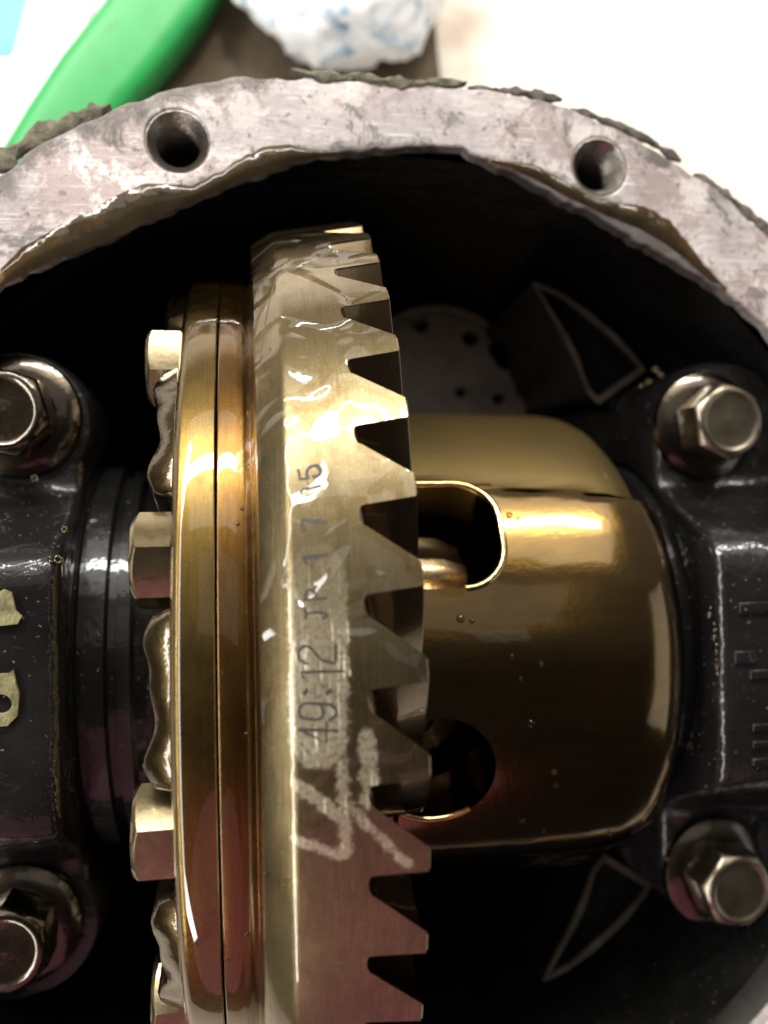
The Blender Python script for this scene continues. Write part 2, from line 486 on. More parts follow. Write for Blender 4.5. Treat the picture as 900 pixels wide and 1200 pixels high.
def sheet(name, outline, z, thick, mat, wob=0.0):
    n = len(outline)
    v = [(x, y, z + thick + wob * nz((x, y, 1), 0.03)) for x, y in outline] + [(x, y, z) for x, y in outline]
    f = [tuple(range(n)), tuple(range(2 * n - 1, n - 1, -1))] + [(i, (i + 1) % n, n + (i + 1) % n, n + i) for i in range(n)]
    return put(name, mesh(name, v, f), mat)


def px_outline(pts, z):
    return [tuple(at(x, y, z)[:2]) for x, y in pts]


card = sheet('cardboard_sheet', px_outline([(120, 190), (225, 15), (262, -40), (500, -40), (520, 150), (400, 210)], GZ), GZ + 0.5, 2.5, M['card'])
tag(card, 'brown sheet of cardboard on the pale ground under the green bar and the white bag', 'cardboard')

paper = sheet('paper_sheet', px_outline([(-200, 200), (-200, -60), (235, -60), (60, 190)], GZ), GZ + 3.6, 1.2, M['paper'], 1.0)
tag(paper, 'white printed paper lying at the upper left beside the green bar', 'paper')
bp = sheet('blue_print', px_outline([(-60, 70), (-60, -30), (38, -30), (14, 62)], GZ + 5.5), GZ + 6.0, 0.2, M['blue']); bp.parent = paper
for q in ([(98, 18), (112, 12), (124, 20), (110, 26)], [(30, 128), (46, 122), (52, 134), (36, 138)]):
    gp = sheet('green_print', px_outline(q, GZ + 5.5), GZ + 6.0, 0.2, M['lime']); gp.parent = paper

# green plastic bar: rounded section swept along a slightly bowed line
axis_px = [(232, -60), (196, 0), (160, 50), (115, 105), (75, 160), (38, 215)]
wid = [15.5, 15.5, 15, 14.5, 13.5, 12.5]
v = []; nsec = 14
ax = [at(x, y, GZ + 14) for x, y in axis_px]
for kx, pnt in enumerate(ax):
    d = (ax[min(kx + 1, 5)] - ax[max(kx - 1, 0)]).normalized(); sd = d.cross(Vector((0, 0, 1)))
    for i in range(nsec):
        t = 2 * math.pi * i / nsec
        cx = math.copysign(abs(math.cos(t)) ** 0.45, math.cos(t)); cz = math.copysign(abs(math.sin(t)) ** 0.45, math.sin(t))
        v.append(pnt + sd * cx * wid[kx] + Vector((0, 0, cz * 9.5)))
f = grid_faces(nsec, 6, True) + [tuple(range(nsec)), tuple(range(5 * nsec, 6 * nsec))]
gb = put('plastic_bar', mesh('plastic_bar', v, f, 50), M['green'])
tag(gb, 'bright green plastic bar lying diagonally at the upper left', 'plastic bar')

# crumpled bag
bm = bmesh.new(); bmesh.ops.create_icosphere(bm, subdivisions=5, radius=1)
cb_ = at(392, -22, GZ)
for vv in bm.verts:
    p = vv.co.copy()
    d = 1 + 0.14 * nz(p, 1.8) + 0.10 * (1 - abs(nz(p + Vector((3, 1, 2)), 3.6)) * 2)
    q = Vector((p.x * 41 * d, p.y * 42 * d, p.z * 22 * d))
    q.z = max(q.z, -20)
    vv.co = (q + Vector((cb_.x, cb_.y, GZ + 23.2))) * S
me = bpy.data.meshes.new('plastic_bag'); bm.to_mesh(me); bm.free(); finish(me, 60)
tag(put('plastic_bag', me, M['bag']), 'crumpled white plastic bag with bluish folds lying beyond the flange', 'bag')

# ------------------------------------------------------------------ axle housing
house = thing('axle_housing', 'black cast axle housing with scraped bare metal cover flange and open cavity', 'differential housing', (0, 0, GZ))


def hpart(name, me, mat, parent=house):
    o = put(name, me, mat, parent)
    if parent is house: o.location = Vector((0, 0, -GZ)) * S
    return o


OUT = [(-79.6, 98.1), (-71.8, 104.6), (-58.5, 112.0), (-47.6, 116.6), (-35.1, 120.0), (-24.0, 120.4), (-4.8, 120.9), (15.2, 120.9), (32.1, 119.3), (45.6, 114.7), (59.4, 108.1), (71.5, 101.2), (81.7, 92.5)]
INN = [(-79.9, 77.1), (-75.2, 79.7), (-68.9, 82.9), (-62.6, 85.6), (-56.6, 88.3), (-51.2, 91.6), (-42.1, 95.7), (-36.6, 98.7), (-31.2, 100.8), (-26.9, 102.6), (-23.4, 104.0), (-20.0, 104.9),
       (-13.9, 106.0), (-4, 107.3), (0.4, 108.1), (10.4, 108.6), (15.5, 106.6), (17.7, 105.7), (22.3, 104.2), (28.0, 101.2), (33.6, 98.4), (41.3, 95.6), (45.2, 93.2), (50.1, 90.7), (56.0, 87.7), (61.0, 85.3), (65.4, 82.8), (71.1, 79.8), (81.4, 72.1)]


def ring_outline(pts, rdef, rough, seed, n=400):
    tab = sorted((math.atan2(x, y), math.hypot(x, y)) for x, y in pts)
    out = []
    for i in range(n):
        t = -math.pi + 2 * math.pi * i / n
        if tab[0][0] <= t <= tab[-1][0]:
            for (a, ra), (b, rb) in zip(tab, tab[1:]):
                if a <= t <= b:
                    u = (t - a) / (b - a); u = u * u * (3 - 2 * u) * 0.5 + u * 0.5; r = ra + (rb - ra) * u; break
        else:
            gap = min(abs(t - tab[0][0]), abs(t - tab[-1][0])); e = tab[0][1] if t < 0 else tab[-1][1]
            u = min(1, gap / 0.4); r = e + (rdef - e) * u
        if rdef < 115:                       # the casting is relieved between two bosses
            dg_ = math.degrees(t); r += 6.5 * max(0.0, min(1.0, (dg_ - 119) / 4, (149 - dg_) / 4))
        r += rough * (nz((math.sin(t) * 30, math.cos(t) * 30, seed)) + 0.6 * nz((math.sin(t) * 90, math.cos(t) * 90, seed)))
        out.append((r * math.sin(t), r * math.cos(t)))
    return out


holes = [at(208, 165, 40), at(703, 195, 40)]
HC = [(holes[0].x, holes[0].y), (holes[1].x, holes[1].y)] + [(116.2 * math.sin(R(a)), 116.2 * math.cos(R(a))) for a in (66.6, 111.6, 156.6, 201.6, 246.6, 291.6)]
hpart('mounting_flange', curve_plate('mounting_flange', [ring_outline(OUT, 127, 0.55, 1), ring_outline(INN, 108, 0.75, 5)] + [circle(x, y, 6.3) for x, y in HC], 36.4, 40, 0.5), M['flange'])
# threaded holes
prof = [(39.7, 6.35), (39.75, 6.0), (39.3, 5.6), (38.4, 4.9)]
z = 38.4
while z > 20:
    prof += [(z - 0.75, 4.35), (z - 1.5, 4.95)]; z -= 1.5
prof += [(20, 4.4)]
v2, f2 = lathe([(20.2, 4.5), (2, 4.5), (2, 0.01)], 24, 'Z')
floor_me = mesh('hole_floor', v2, f2, 40, fix=False)
v, f = lathe(prof, 36, 'Z')
hm = mesh('bolt_hole', v, f, 40, fix=False); first = None
for x, y in HC:
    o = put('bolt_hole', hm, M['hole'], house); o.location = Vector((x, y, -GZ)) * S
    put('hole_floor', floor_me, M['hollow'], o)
# cavity and outside
v, f = lathe([(36.3, 107.6), (20, 108.5), (0, 110), (-30, 109), (-60, 105), (-85, 95), (-102, 74), (-110, 40), (-112, 0.05)], 96, 'Z')
hpart('cavity_wall', mesh('cavity_wall', v, f, 60, fix=False), M['black'])
v, f = lathe([(36.3, 121.2), (26, 121), (24, 118.5), (10, 118), (-20, 117.5), (-60, 113.5), (-95, 100), (-114, 74), (-118, 45), (-118, 0.05)], 96, 'Z')
hpart('outer_shell', mesh('outer_shell', v, f, 60, fix=False), M['rough_outer'])


def bar_box(x0, x1, y0, y1, z0, z1, bev=3):
    bm = bmesh.new(); bmesh.ops.create_cube(bm, size=1)
    for vv in bm.verts:
        vv.co = Vector(((x0 + x1) / 2 + vv.co.x * (x1 - x0), (y0 + y1) / 2 + vv.co.y * (y1 - y0), (z0 + z1) / 2 + vv.co.z * (z1 - z0))) * S
    if bev: bmesh.ops.bevel(bm, geom=bm.edges[:], offset=bev * S, segments=3, affect='EDGES', profile=0.6)
    me = bpy.data.meshes.new('box'); bm.to_mesh(me); bm.free(); finish(me, 40)
    return me


for x0, x1, ya in ((62, 96, 58), (-103, -71, 58)):
    for s in (-1, 1):
        lo, hi = sorted((s * 37, s * 66))
        hpart('bearing_pedestal', bar_box(x0, x1, lo, hi, -98, -1, 5), M['black'])


# the two sickle shaped webs beside the right hand pedestal: dark hollow face inside a pale machined edge
def web(mirror):
    outer = [(625, 330), (655, 342), (690, 365), (722, 392), (745, 418), (757, 434)]
    inner = [(625, 330), (640, 357), (658, 390), (675, 425), (690, 462), (702, 474)]
    o = [at(x, y, 0) for x, y in outer]; i = [at(x, y, 0) for x, y in inner]
    loop = o + list(reversed(i[1:]))
    base = [Vector((p.x, mirror * p.y, 0)) for p in loop]
    n = len(base); cen = sum(base, Vector()) / n
    ins = [p + (cen - p).normalized() * min(1.9, (cen - p).length * 0.25) for p in base]
    dn = lambda L, z: [p + Vector((0, 0, z)) for p in L]
    lip = base + ins + dn(ins, -1.2) + dn(base, -1.2)
    f = []
    for k in range(n):
        j = (k + 1) % n
        for a, b in ((0, 1), (1, 2), (2, 3), (3, 0)):
            f.append((a * n + k, a * n + j, b * n + j, b * n + k))
    low = [cen + (p - cen) * 0.85 for p in base]
    body = dn(base, -1.25) + dn(ins, -1.25) + dn(ins, -9) + dn(low, -70)
    fb = []
    for k in range(n):
        j = (k + 1) % n
        fb += [(k, j, n + j, n + k), (n + k, n + j, 2 * n + j, 2 * n + k), (k, 3 * n + k, 3 * n + j, j)]
    fb.append(tuple(range(2 * n, 3 * n)))
    w_ = hpart('casting_web', mesh('casting_web', body, fb, 30), M['black'])
    put('worn_edge', mesh('worn_edge', lip, f, 30), M['web'], w_)


M['web'] = steel('worn_web_edge', (0.085, 0.068, 0.056), 0.5, 0.3, coat=0.5, metal=0.1, var=0.3, scale=110)
web(1); web(-1)
v, f = lathe([(-53, 31), (-62, 33), (-108, 38)], 48, 'Z', center=(27.4, 69))
hpart('pinion_boss', mesh('pinion_boss', v, f, 50, fix=False), M['black'])

# pinion bearing at the bottom of the cavity
pb = thing('pinion_bearing', 'dull grey round pinion bearing with dark holes deep inside the cavity', 'bearing', (27.4, 69, -56))
dots = [((493, 381), 2.9), ((552, 397), 3.0), ((540, 460), 1.9), ((585, 468), 2.3), ((455, 420), 2.8), ((450, 500), 2.8)]
loops = [circle(0, 0, 25.6, 72)]
for q, r in dots:
    p = at(q[0], q[1], -50); loops.append([(p.x - 27.4 + r * (1 + 0.15 * math.sin(3 * a)) * math.cos(a), p.y - 69 + r * 0.85 * math.sin(a)) for a in [2 * math.pi * i / 18 for i in range(18)]])
p = at(583, 418, -50); e = Vector((p.x - 27.4, p.y - 69, 0)); tdir = Vector((-e.y, e.x, 0)).normalized(); nd = e.normalized()
loops.append([tuple((e + tdir * 5.2 * math.cos(a) + nd * 1.7 * math.sin(a))[:2]) for a in [2 * math.pi * i / 20 for i in range(20)]])
put('bearing_face', curve_plate('bearing_face', loops, 0, 6, 0.3), M['pinion'], pb)
v, f = lathe([(0, 25.8), (4.6, 25.8), (4.6, 26.4), (6.6, 26.8), (6.9, 27.6), (6.9, 28.8), (6.0, 29.6), (-3, 29.6)], 72, 'Z')
put('outer_ring', mesh('outer_ring', v, f), M['pinion'], pb)
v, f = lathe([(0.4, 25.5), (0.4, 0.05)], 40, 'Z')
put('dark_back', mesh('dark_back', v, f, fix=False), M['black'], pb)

# ------------------------------------------------------------------ ring gear
gear = thing('ring_gear', 'large oily bronze coloured ring gear with stamped rim and slanted teeth', 'gear')


def rheel(x): return 97.4 + (x + 28.0) * 2.9 / 18.4


prof = [(-33.5, 60), (-33.5, 86.2), (-33.6, 86.35)]
prof = [(-38.46, 84), (-38.46, 86.5), (-38.36, 86.62), (-38.2, 86.68), (-36.0, 86.66), (-34.5, 86.6), (-34.0, 86.48), (-33.7, 86.2), (-33.1, 86.1), (-32.75, 86.6), (-32.55, 87.6), (-32.5, 93.6), (-32.3, 94.35), (-31.8, 94.8),
        (-30.5, 95.75), (-28.7, 97.0), (-28.2, 97.3), (-27.6, rheel(-27.6)), (-24, rheel(-24)), (-20, rheel(-20))]
v, f = lathe(prof[:9], 256)
put('gear_shoulder', mesh('gear_shoulder', v, f, 40, fix=False), M['hub'], gear)
v, f = lathe(prof[8:], 294)
put('gear_rim', mesh('gear_rim', v, f, 24, fix=False), M['gear'], gear)
v, f = lathe([(-20, 96.5), (-18.9, 95), (-12, 66), (-12, 60), (-38.4, 60), (-38.4, 84)], 98)
put('gear_web', mesh('gear_web', v, f, 30, fix=False), M['tooth'], gear)

ST = 360 / 49
PROF = [(5.05, -18.25), (4.80, -17.75), (1.70, -10.60), (1.55, -10.25), (0.08, -10.20), (-0.04, -10.45), (-0.46, -17.6), (-0.56, -18.2), (-0.82, -18.55), (-1.25, -18.68), (-1.80, -18.62), (-2.297, -18.25)]


def tooth_mesh():
    nP = len(PROF); v = []; f = []

    def shift(r):                                      # spiral: degrees turned going in from the heel
        a = 0; rr = 100.0
        while rr > r:
            a += math.tan(R(24 + 18 * (rr - 66) / 34)) / rr * 0.5; rr -= 0.5
        return -math.degrees(a)

    def section(r, inset):
        k = (100 - r) / 34
        sh = shift(r); row = []
        for i, (ph, x) in enumerate(PROF):
            a = PROF[max(i - 1, 0)]; b = PROF[min(i + 1, nP - 1)]
            tx, tp = b[1] - a[1], (b[0] - a[0]) * 1.72
            L = math.hypot(tx, tp); nx, npn = -tp / L * -1, tx / L * -1      # normal in the (x, arc) plane
            if nx < 0 and 2 < i < 5: nx = -nx
            xi = x - inset * nx; pi_ = ph - inset * npn / 1.72
            if i in (0, nP - 1): pi_ = ph
            depth = (xi + 18.6) / 8.3
            xr = -18.6 + k * 8.6 + depth * 8.3 * (1 - 0.42 * k)
            row.append((xr, pi_ + sh, r))
        return row

    secs = []
    for s in (0,):
        row = section(100, 0.24)
        secs.append([(x, ph, rheel(x)) for x, ph, r in row])
        row = section(100, 0.0)
        secs.append([(x, ph, rheel(x) - 0.22) for x, ph, r in row])
    for r in (95, 89, 82, 75, 68):
        secs.append(section(r, 0))
    base = [(-20.0, ph, rheel(-20.0)) for ph, x in PROF]
    rows = [base] + secs
    for row in rows:
        for x, ph, r in row:
            v.append((x, r * math.sin(R(ph)), r * math.cos(R(ph))))
    f = grid_faces(nP, len(rows))
    f.append(tuple((len(rows) - 1) * nP + i for i in range(nP)))
    me = mesh('tooth', v, f, 28, fix=False)
    return me


tm = tooth_mesh()
for kx in range(49):
    t = R(57.246 - ST * kx)
    o = put('tooth', tm, None, gear); o.rotation_euler = (-t, 0, 0)
tm.materials.append(M['tooth']); tm.materials.append(M['gear']); tm.materials.append(M['edge'])
for i, p_ in enumerate(tm.polygons):
    p_.material_index = 1 if i < len(PROF) - 1 else 2 if i < 2 * (len(PROF) - 1) else 0

STROKES = [(0.17, [(-26.61, 23.39), (-26.47, 22.96), (-26.42, 22.51), (-25.32, 22.57)]), (0.2, [(-25.32, 22.57), (-25.42, 23.08), (-24.99, 23.54), (-24.13, 23.67), (-23.55, 23.34), (-23.56, 22.95), (-23.96, 22.69), (-24.51, 22.68)]), (0.15, [(-26.34, 21.36), (-26.04, 21.58), (-23.71, 21.79)]), (0.24, [(-26.17, 17.99), (-26.32, 18.5), (-26.29, 18.93), (-24.89, 18.75), (-23.38, 18.64)]), (0.22, [(-25.97, 15.34), (-26.38, 15.73), (-24.88, 15.79), (-23.22, 15.88)]), (0.13, [(-26.39, 12.33), (-23.5, 12.39)]), (0.13, [(-26.27, 12.37), (-26.21, 12.84), (-25.71, 13.12), (-25.14, 12.99), (-24.83, 12.71), (-24.79, 12.37)]), (0.13, [(-26.34, 11.67), (-26.26, 10.89)]), (0.13, [(-26.28, 11.28), (-24.08, 11.29), (-23.57, 11.17), (-23.49, 10.95), (-23.97, 10.83)]), (0.14, [(-26.33, 7.36), (-26.96, 7.54), (-27.34, 7.9), (-27.29, 8.34), (-26.88, 8.63), (-26.21, 8.69), (-25.56, 8.46), (-24.92, 7.95), (-24.18, 7.55), (-23.23, 7.4), (-22.56, 7.4), (-22.42, 8.66)]), (0.15, [(-26.69, 6.25), (-27.0, 6.43), (-27.18, 6.7), (-25.16, 6.71), (-21.55, 6.66)]), (0.24, [(-26.66, 5.06), (-26.43, 5.27)]), (0.26, [(-23.66, 5.06), (-23.33, 5.18)]), (0.14, [(-25.82, 4.3), (-26.86, 4.26), (-27.38, 3.89), (-27.35, 3.46), (-26.89, 3.14), (-25.86, 3.05), (-24.83, 3.07), (-24.31, 3.36), (-24.29, 3.8), (-24.69, 4.17), (-25.82, 4.3)]), (0.14, [(-24.88, 4.25), (-23.28, 4.15), (-22.59, 3.8), (-22.6, 3.31), (-23.41, 2.96)]), (0.16, [(-27.39, 2.27), (-23.44, 2.16)]), (0.16, [(-23.02, 2.14), (-22.46, 2.12)]), (0.13, [(-27.39, 2.27), (-25.53, 1.71), (-23.89, 1.21), (-23.87, 2.8)])]


def smooth_line(P, n=4):
    if len(P) < 4: return P
    out = []
    for i in range(len(P) - 1):
        p0 = P[max(i - 1, 0)]; p1 = P[i]; p2 = P[i + 1]; p3 = P[min(i + 2, len(P) - 1)]
        for s in range(n):
            t = s / n
            out.append(tuple(0.5 * (2 * p1[c] + (p2[c] - p0[c]) * t + (2 * p0[c] - 5 * p1[c] + 4 * p2[c] - p3[c]) * t * t + (3 * p1[c] - p0[c] - 3 * p2[c] + p3[c]) * t ** 3) for c in (0, 1)))
    return out + [P[-1]]


v = []; f = []
for wd, P in STROKES:
    P = [(x, a * math.pi / 180 * 98.2) for x, a in P]
    P = smooth_line(P) if len(P) > 5 else P
    b0 = len(v)
    for i, p in enumerate(P):
        a = Vector(P[max(i - 1, 0)]); b = Vector(P[min(i + 1, len(P) - 1)]); d = (b - a).normalized()
        nrm = Vector((-d.y, d.x)); ext = d * (-wd if i == 0 else wd if i == len(P) - 1 else 0)
        ww = wd * (1.0 + 0.6 * random.random())
        for s in (-1, 1):
            q = Vector(p) + nrm * s * ww + ext
            r = rheel(q.x) + 0.035; t = q.y / 98.2
            v.append((q.x, r * math.sin(t), r * math.cos(t)))
    for i in range(len(P) - 1):
        k = b0 + 2 * i; f.append((k, k + 1, k + 3, k + 2))
put('stamped_marking', mesh('stamped_marking', v, f), M['stamp'], gear)

# ------------------------------------------------------------------ differential case
case = thing('differential_case', 'oily golden brown differential case with oval window and round pin hole', 'differential case')
prof = [(-38.66, 60), (-38.66, 86.3), (-38.78, 86.58), (-38.95, 86.68), (-41, 86.66), (-43.6, 86.58), (-44.1, 86.5), (-44.45, 86.34), (-44.75, 86.08), (-45.0, 85.74), (-45.2, 85.3), (-45.33, 84.8), (-45.4, 84.2), (-45.42, 83.4), (-45.42, 82.0), (-45.4, 62), (-47.5, 58), (-52, 48), (-54, 40), (-86, 36), (-86, 20)]
v, f = lathe(prof, 256)
put('case_flange', mesh('case_flange', v, f, 28, fix=False), M['caseflange'], case)


def barrel():
    st = [(-14, 57, 0), (-7.0, 57, 0), (-6.4, 57, 1), (0, 57, 1), (8, 57, 1), (16, 57, 1), (24, 57, 1), (32, 57, 1), (38, 56.8, 1), (42, 56.0, 1), (45.5, 54.3, 1), (48.3, 51.6, 1), (50.2, 48, 1), (51.2, 44, 1), (51.6, 40, 1), (51.8, 34, 0)]
    n = 240; v = []
    for x0_, r, land in st:
        x = x0_
        te = 40.6 - 0.10 * (x - 3)
        for i in range(n):
            t = -180 + 360 * i / n
            def sm(a, b, q):
                u = min(1, max(0, (q - a) / (b - a))); return u * u * (3 - 2 * u)
            m = sm(te + 1.7, te - 0.6, t) * sm(-38.5, -35.5, t) if False else (1 - sm(te - 0.4, te + 2.0, t)) * sm(-52, -34.0, t)
            rr = r + land * 2.3 * m + 0.25 * nz((x * 0.05, math.sin(R(t)) * 3, math.cos(R(t)) * 3)) * (1 - m)
            xx = x + (1.0 + 2.8 * m) * min(1, max(0, (x - 30) / 14))
            v.append((xx, rr * math.sin(R(t)), rr * math.cos(R(t))))
    f = grid_faces(n, len(st), True)
    f.append(tuple(range(n))); f.append(tuple((len(st) - 1) * n + i for i in range(n)))
    return mesh('case_barrel', v, f, 25)


def radial_prism(outline, r0, r1, th):
    """outline (x, s) around the direction th, extruded from radius r0 to r1 along that direction"""
    d = Vector((0, math.sin(R(th)), math.cos(R(th)))); e = Vector((0, math.cos(R(th)), -math.sin(R(th))))
    n = len(outline)
    v = [Vector((x, 0, 0)) + e * s + d * r0 for x, s in outline] + [Vector((x, 0, 0)) + e * s + d * r1 for x, s in outline]
    f = [tuple(range(n)), tuple(range(2 * n - 1, n - 1, -1))] + [(i, (i + 1) % n, n + (i + 1) % n, n + i) for i in range(n)]
    return mesh('cut', v, f)


def rounded(x0, x1, s0, s1, rad, n=8):
    out = []
    for cx, cs, a0 in ((x1 - rad, s1 - rad, 0), (x0 + rad, s1 - rad, 90), (x0 + rad, s0 + rad, 180), (x1 - rad, s0 + rad, 270)):
        for i in range(n + 1):
            a = R(a0 + 90 * i / n); out.append((cx + rad * math.cos(a), cs + rad * math.sin(a)))
    return out


WIN = rounded(-13, 15.2, -11.5, 11.5, 8.5)
PIN = [(0.8 + 11 * math.cos(2 * math.pi * i / 48), 11 * math.sin(2 * math.pi * i / 48)) for i in range(48)]
inner = []
v, f = lathe([(-30, 0.01), (-30, 46), (30, 46), (40, 38), (43, 20), (43, 0.01)], 96)
bmsh = boolean(barrel(), [mesh('cut', v, f), radial_prism(WIN, 30, 80, 28.8), radial_prism(PIN, 30, 80, -16.3)])
finish(bmsh, 26)
put('case_barrel', bmsh, M['case'], case)


def rim_bead(outline, th, rad, rsurf, part, push):
    d = Vector((0, math.sin(R(th)), math.cos(R(th)))); e = Vector((0, math.cos(R(th)), -math.sin(R(th))))
    pts = []
    for x, s in part(outline):
        h = math.sqrt(rsurf * rsurf - s * s); pts.append(Vector((x, 0, 0)) + e * s + d * (h + push))
    return tube(pts, rad, 8)


M['bead'] = steel('oil_edge_glint', (0.62, 0.50, 0.26), 0.12, 0.05, scale=300)  # bright metal colour stands in for the highlight along the oil edge
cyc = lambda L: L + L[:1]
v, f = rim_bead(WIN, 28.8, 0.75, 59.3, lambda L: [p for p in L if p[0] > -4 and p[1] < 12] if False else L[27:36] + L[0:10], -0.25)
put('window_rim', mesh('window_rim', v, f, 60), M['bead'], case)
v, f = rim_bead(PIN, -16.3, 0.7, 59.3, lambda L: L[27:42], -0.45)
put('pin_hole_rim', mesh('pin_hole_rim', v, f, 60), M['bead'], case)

# inside the window and the hole
sg = thing('spider_gear', 'pale oily spider gear showing through the window of the case', 'gear')
v = []; d = Vector((0, math.sin(R(25)), math.cos(R(25)))); e = Vector((0, math.cos(R(25)), -math.sin(R(25))))
rows = [(-16, 8), (-13, 14), (-4, 14.5), (5, 14.2), (10, 12), (12.5, 7), (13, 0.1)]
n = 60
for x, r in rows:
    for i in range(n):
        t = 2 * math.pi * i / n; rr = r * (1 + 0.11 * max(-0.5, min(0.5, math.sin(8 * t))))
        v.append(Vector((x, 0, 0)) + d * (36 + rr * math.cos(t)) + e * (rr * math.sin(t) - 3))
M['spider'] = steel('pale_spider_gear', (0.55, 0.45, 0.30), 0.25, 0.1)
put('gear_body', mesh('gear_body', v, grid_faces(n, len(rows), True), 35), M['spider'], sg)
sh = thing('cross_shaft', 'dark end of the cross shaft recessed in the round hole of the case', 'shaft')
d = Vector((0, math.sin(R(-16.3)), math.cos(R(-16.3))))
v, f = lathe([(40.0, 0.05), (40.0, 2.2), (39.2, 2.8), (40.0, 3.4), (40.0, 8.6), (39, 9.6), (10, 9.6)], 40, 'Z')
M2 = Matrix.Rotation(R(16.3), 3, 'X')
v = [M2 @ Vector((p[0] + 0.8, p[1], p[2])) for p in v]
put('shaft_end', mesh('shaft_end', v, f), M['boltdark'], sh)


# ------------------------------------------------------------------ hex bolts
def hex_head(af, h, top, cone=1.6, z0=0.0, dish=0.7):
    n = 72; v = []; ap = af / 2

    def hr(t):
        q = (t + math.pi / 6) % (math.pi / 3) - math.pi / 6; return ap / math.cos(q) - 0.25 * (1 / math.cos(q) - 1) * ap
    lv = []
    for i in range(n):
        t = 2 * math.pi * i / n; r = hr(t); zc = h - (r - top) / cone
        lv.append((t, r, zc))
    rows = [[(t, r, z0) for t, r, zc in lv], [(t, r, zc - 0.25) for t, r, zc in lv], [(t, r - 0.12, zc) for t, r, zc in lv], [(t, (r + top) / 2, (zc + h) / 2 + 0.12) for t, r, zc in lv],
            [(t, top + 0.1, h) for t, r, zc in lv], [(t, top - 0.5, h + 0.08) for t, r, zc in lv], [(t, top - 1.1, h - 0.25) for t, r, zc in lv], [(t, top - 1.5, h - dish) for t, r, zc in lv],
            [(t, top * 0.35, h - dish - 0.05) for t, r, zc in lv], [(t, 0.02, h - dish + 0.1) for t, r, zc in lv]]
    for row in rows:
        for t, r, z in row: v.append((r * math.cos(t), r * math.sin(t), z))
    return mesh('bolt_head', v, grid_faces(n, len(rows), True), 24)


def copy_tree(o, parent=None):
    c = o.copy(); COL.objects.link(c)
    if parent is not None: c.parent = parent
    for ch in list(o.children): copy_tree(ch, c)
    return c


capbolt = thing('cap_bolt', '', 'bolt', (75.4, 51.7, 29), 'bolts holding the bearing caps')
v, f = lathe([(0, 12.2), (0.9, 12.6), (1.9, 12.2), (2.5, 11.2), (3.2, 9.6), (3.4, 8.0)], 64, 'Z')
put('washer_face', mesh('washer_face', v, f, 30, fix=False), M['boltdark'], capbolt)
put('bolt_head', hex_head(15.6, 12.0, 7.0, 1.4, 2.4, 0.3), M['bolt'], capbolt)
spots = [((857, 493), 'steel hex bolt on the upper end of the right bearing cap', 8), ((868, 1045), 'steel hex bolt on the lower end of the right bearing cap', 22),
         ((2, 481), 'dark hex bolt on the upper end of the left bearing cap', 15), ((4, 1117), 'dark hex bolt on the lower end of the left bearing cap', 3)]
for i, (q, lab, rz) in enumerate(spots):
    o = capbolt if i == 0 else copy_tree(capbolt)
    p = at(q[0], q[1], 41); o.location = Vector((p.x, p.y, 29)) * S; o.rotation_euler = (0, 0, R(rz)); o['label'] = lab
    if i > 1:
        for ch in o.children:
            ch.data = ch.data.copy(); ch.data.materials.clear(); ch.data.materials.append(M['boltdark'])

rb = thing('ring_gear_bolt', '', 'bolt', (0, 0, 0), 'hex bolts round the case flange')
put('bolt_head', hex_head(14.2, 6.2, 6.5, 1.5, 0.0, 0.5), M['ringbolt'], rb)
lp = thing('lock_plate', '', 'lock plate', (0, 0, 0), 'lock plates between the flange bolts')
# lock plate in local frame: x = radially out, y = along the circle, z = away from the flange
nu, nv = 25, 15; v = []
for j in range(nv):
    for i in range(nu):
        u = -1 + 2 * i / (nu - 1); w_ = j / (nv - 1)
        ang = R(u * 9.6); rr = 68 + 16.2 * w_ - 1.2 * u * u
        tabs = 2.3 * math.exp(-((abs(u) - 0.66) / 0.26) ** 2) * (0.4 + 0.6 * w_)
        hgt = 2.2 + tabs + 0.25 * nz((u * 2, w_ * 2, 3)) + (1.0 * math.exp(-((u - 0.15) / 0.25) ** 2) * w_)
        edge = min(1, (1 - abs(u)) / 0.1, w_ / 0.12, (1 - w_) / 0.14); hgt = hgt * math.sqrt(max(0.0, 1 - (1 - edge) ** 2)) + 0.02
        v.append((rr * math.cos(ang) - 77, rr * math.sin(ang), hgt))
put('plate', mesh('plate', v, grid_faces(nu, nv), 60, fix=False), M['lock'], lp)


def seat(theta, roll=0.0):
    s, c = math.sin(R(theta)), math.cos(R(theta))
    m = Matrix(((0, 0, -1), (s, c, 0), (c, -s, 0)))
    m4 = m.to_4x4(); m4.translation = Vector((-45.4, 77 * s, 77 * c)) * S
    return m4 @ Matrix.Rotation(R(roll), 4, 'Z')


hid = 'hex bolt on the far side of the case flange, turned out of sight'
hidp = 'lock plate on the far side of the case flange, turned out of sight'
ANG = [51.2, 19.2, -12.2, -44.4, -77.0, -109.8, -142.6, -175.4, 151.8, 118.0, 84.4]
labs = ['topmost visible hex bolt head on the left face of the flange', 'second hex bolt head from the top on the left face of the flange',
        'third hex bolt head from the top on the left face, with a corner facing out', 'hex bolt head at the bottom edge of the photo on the flange']
plabs = ['lock plate between the topmost and second bolts, dark and wet', 'lock plate between the second and third bolts, lumpy and wet',
         'lock plate below the third bolt, speckled gold']
rolls = [28, 30, 2, 25]
for i, th in enumerate(ANG):
    o = rb if i == 0 else copy_tree(rb)
    o.matrix_world = seat(th, rolls[i] if i < 4 else i * 17); o['label'] = labs[i] if i < 4 else hid
    nx = ANG[(i + 1) % 11]; tp = (th + (nx if nx < th else nx - 360)) / 2
    o = lp if i == 0 else copy_tree(lp)
    o.matrix_world = seat(tp); o['label'] = plabs[i] if i < 3 else hidp

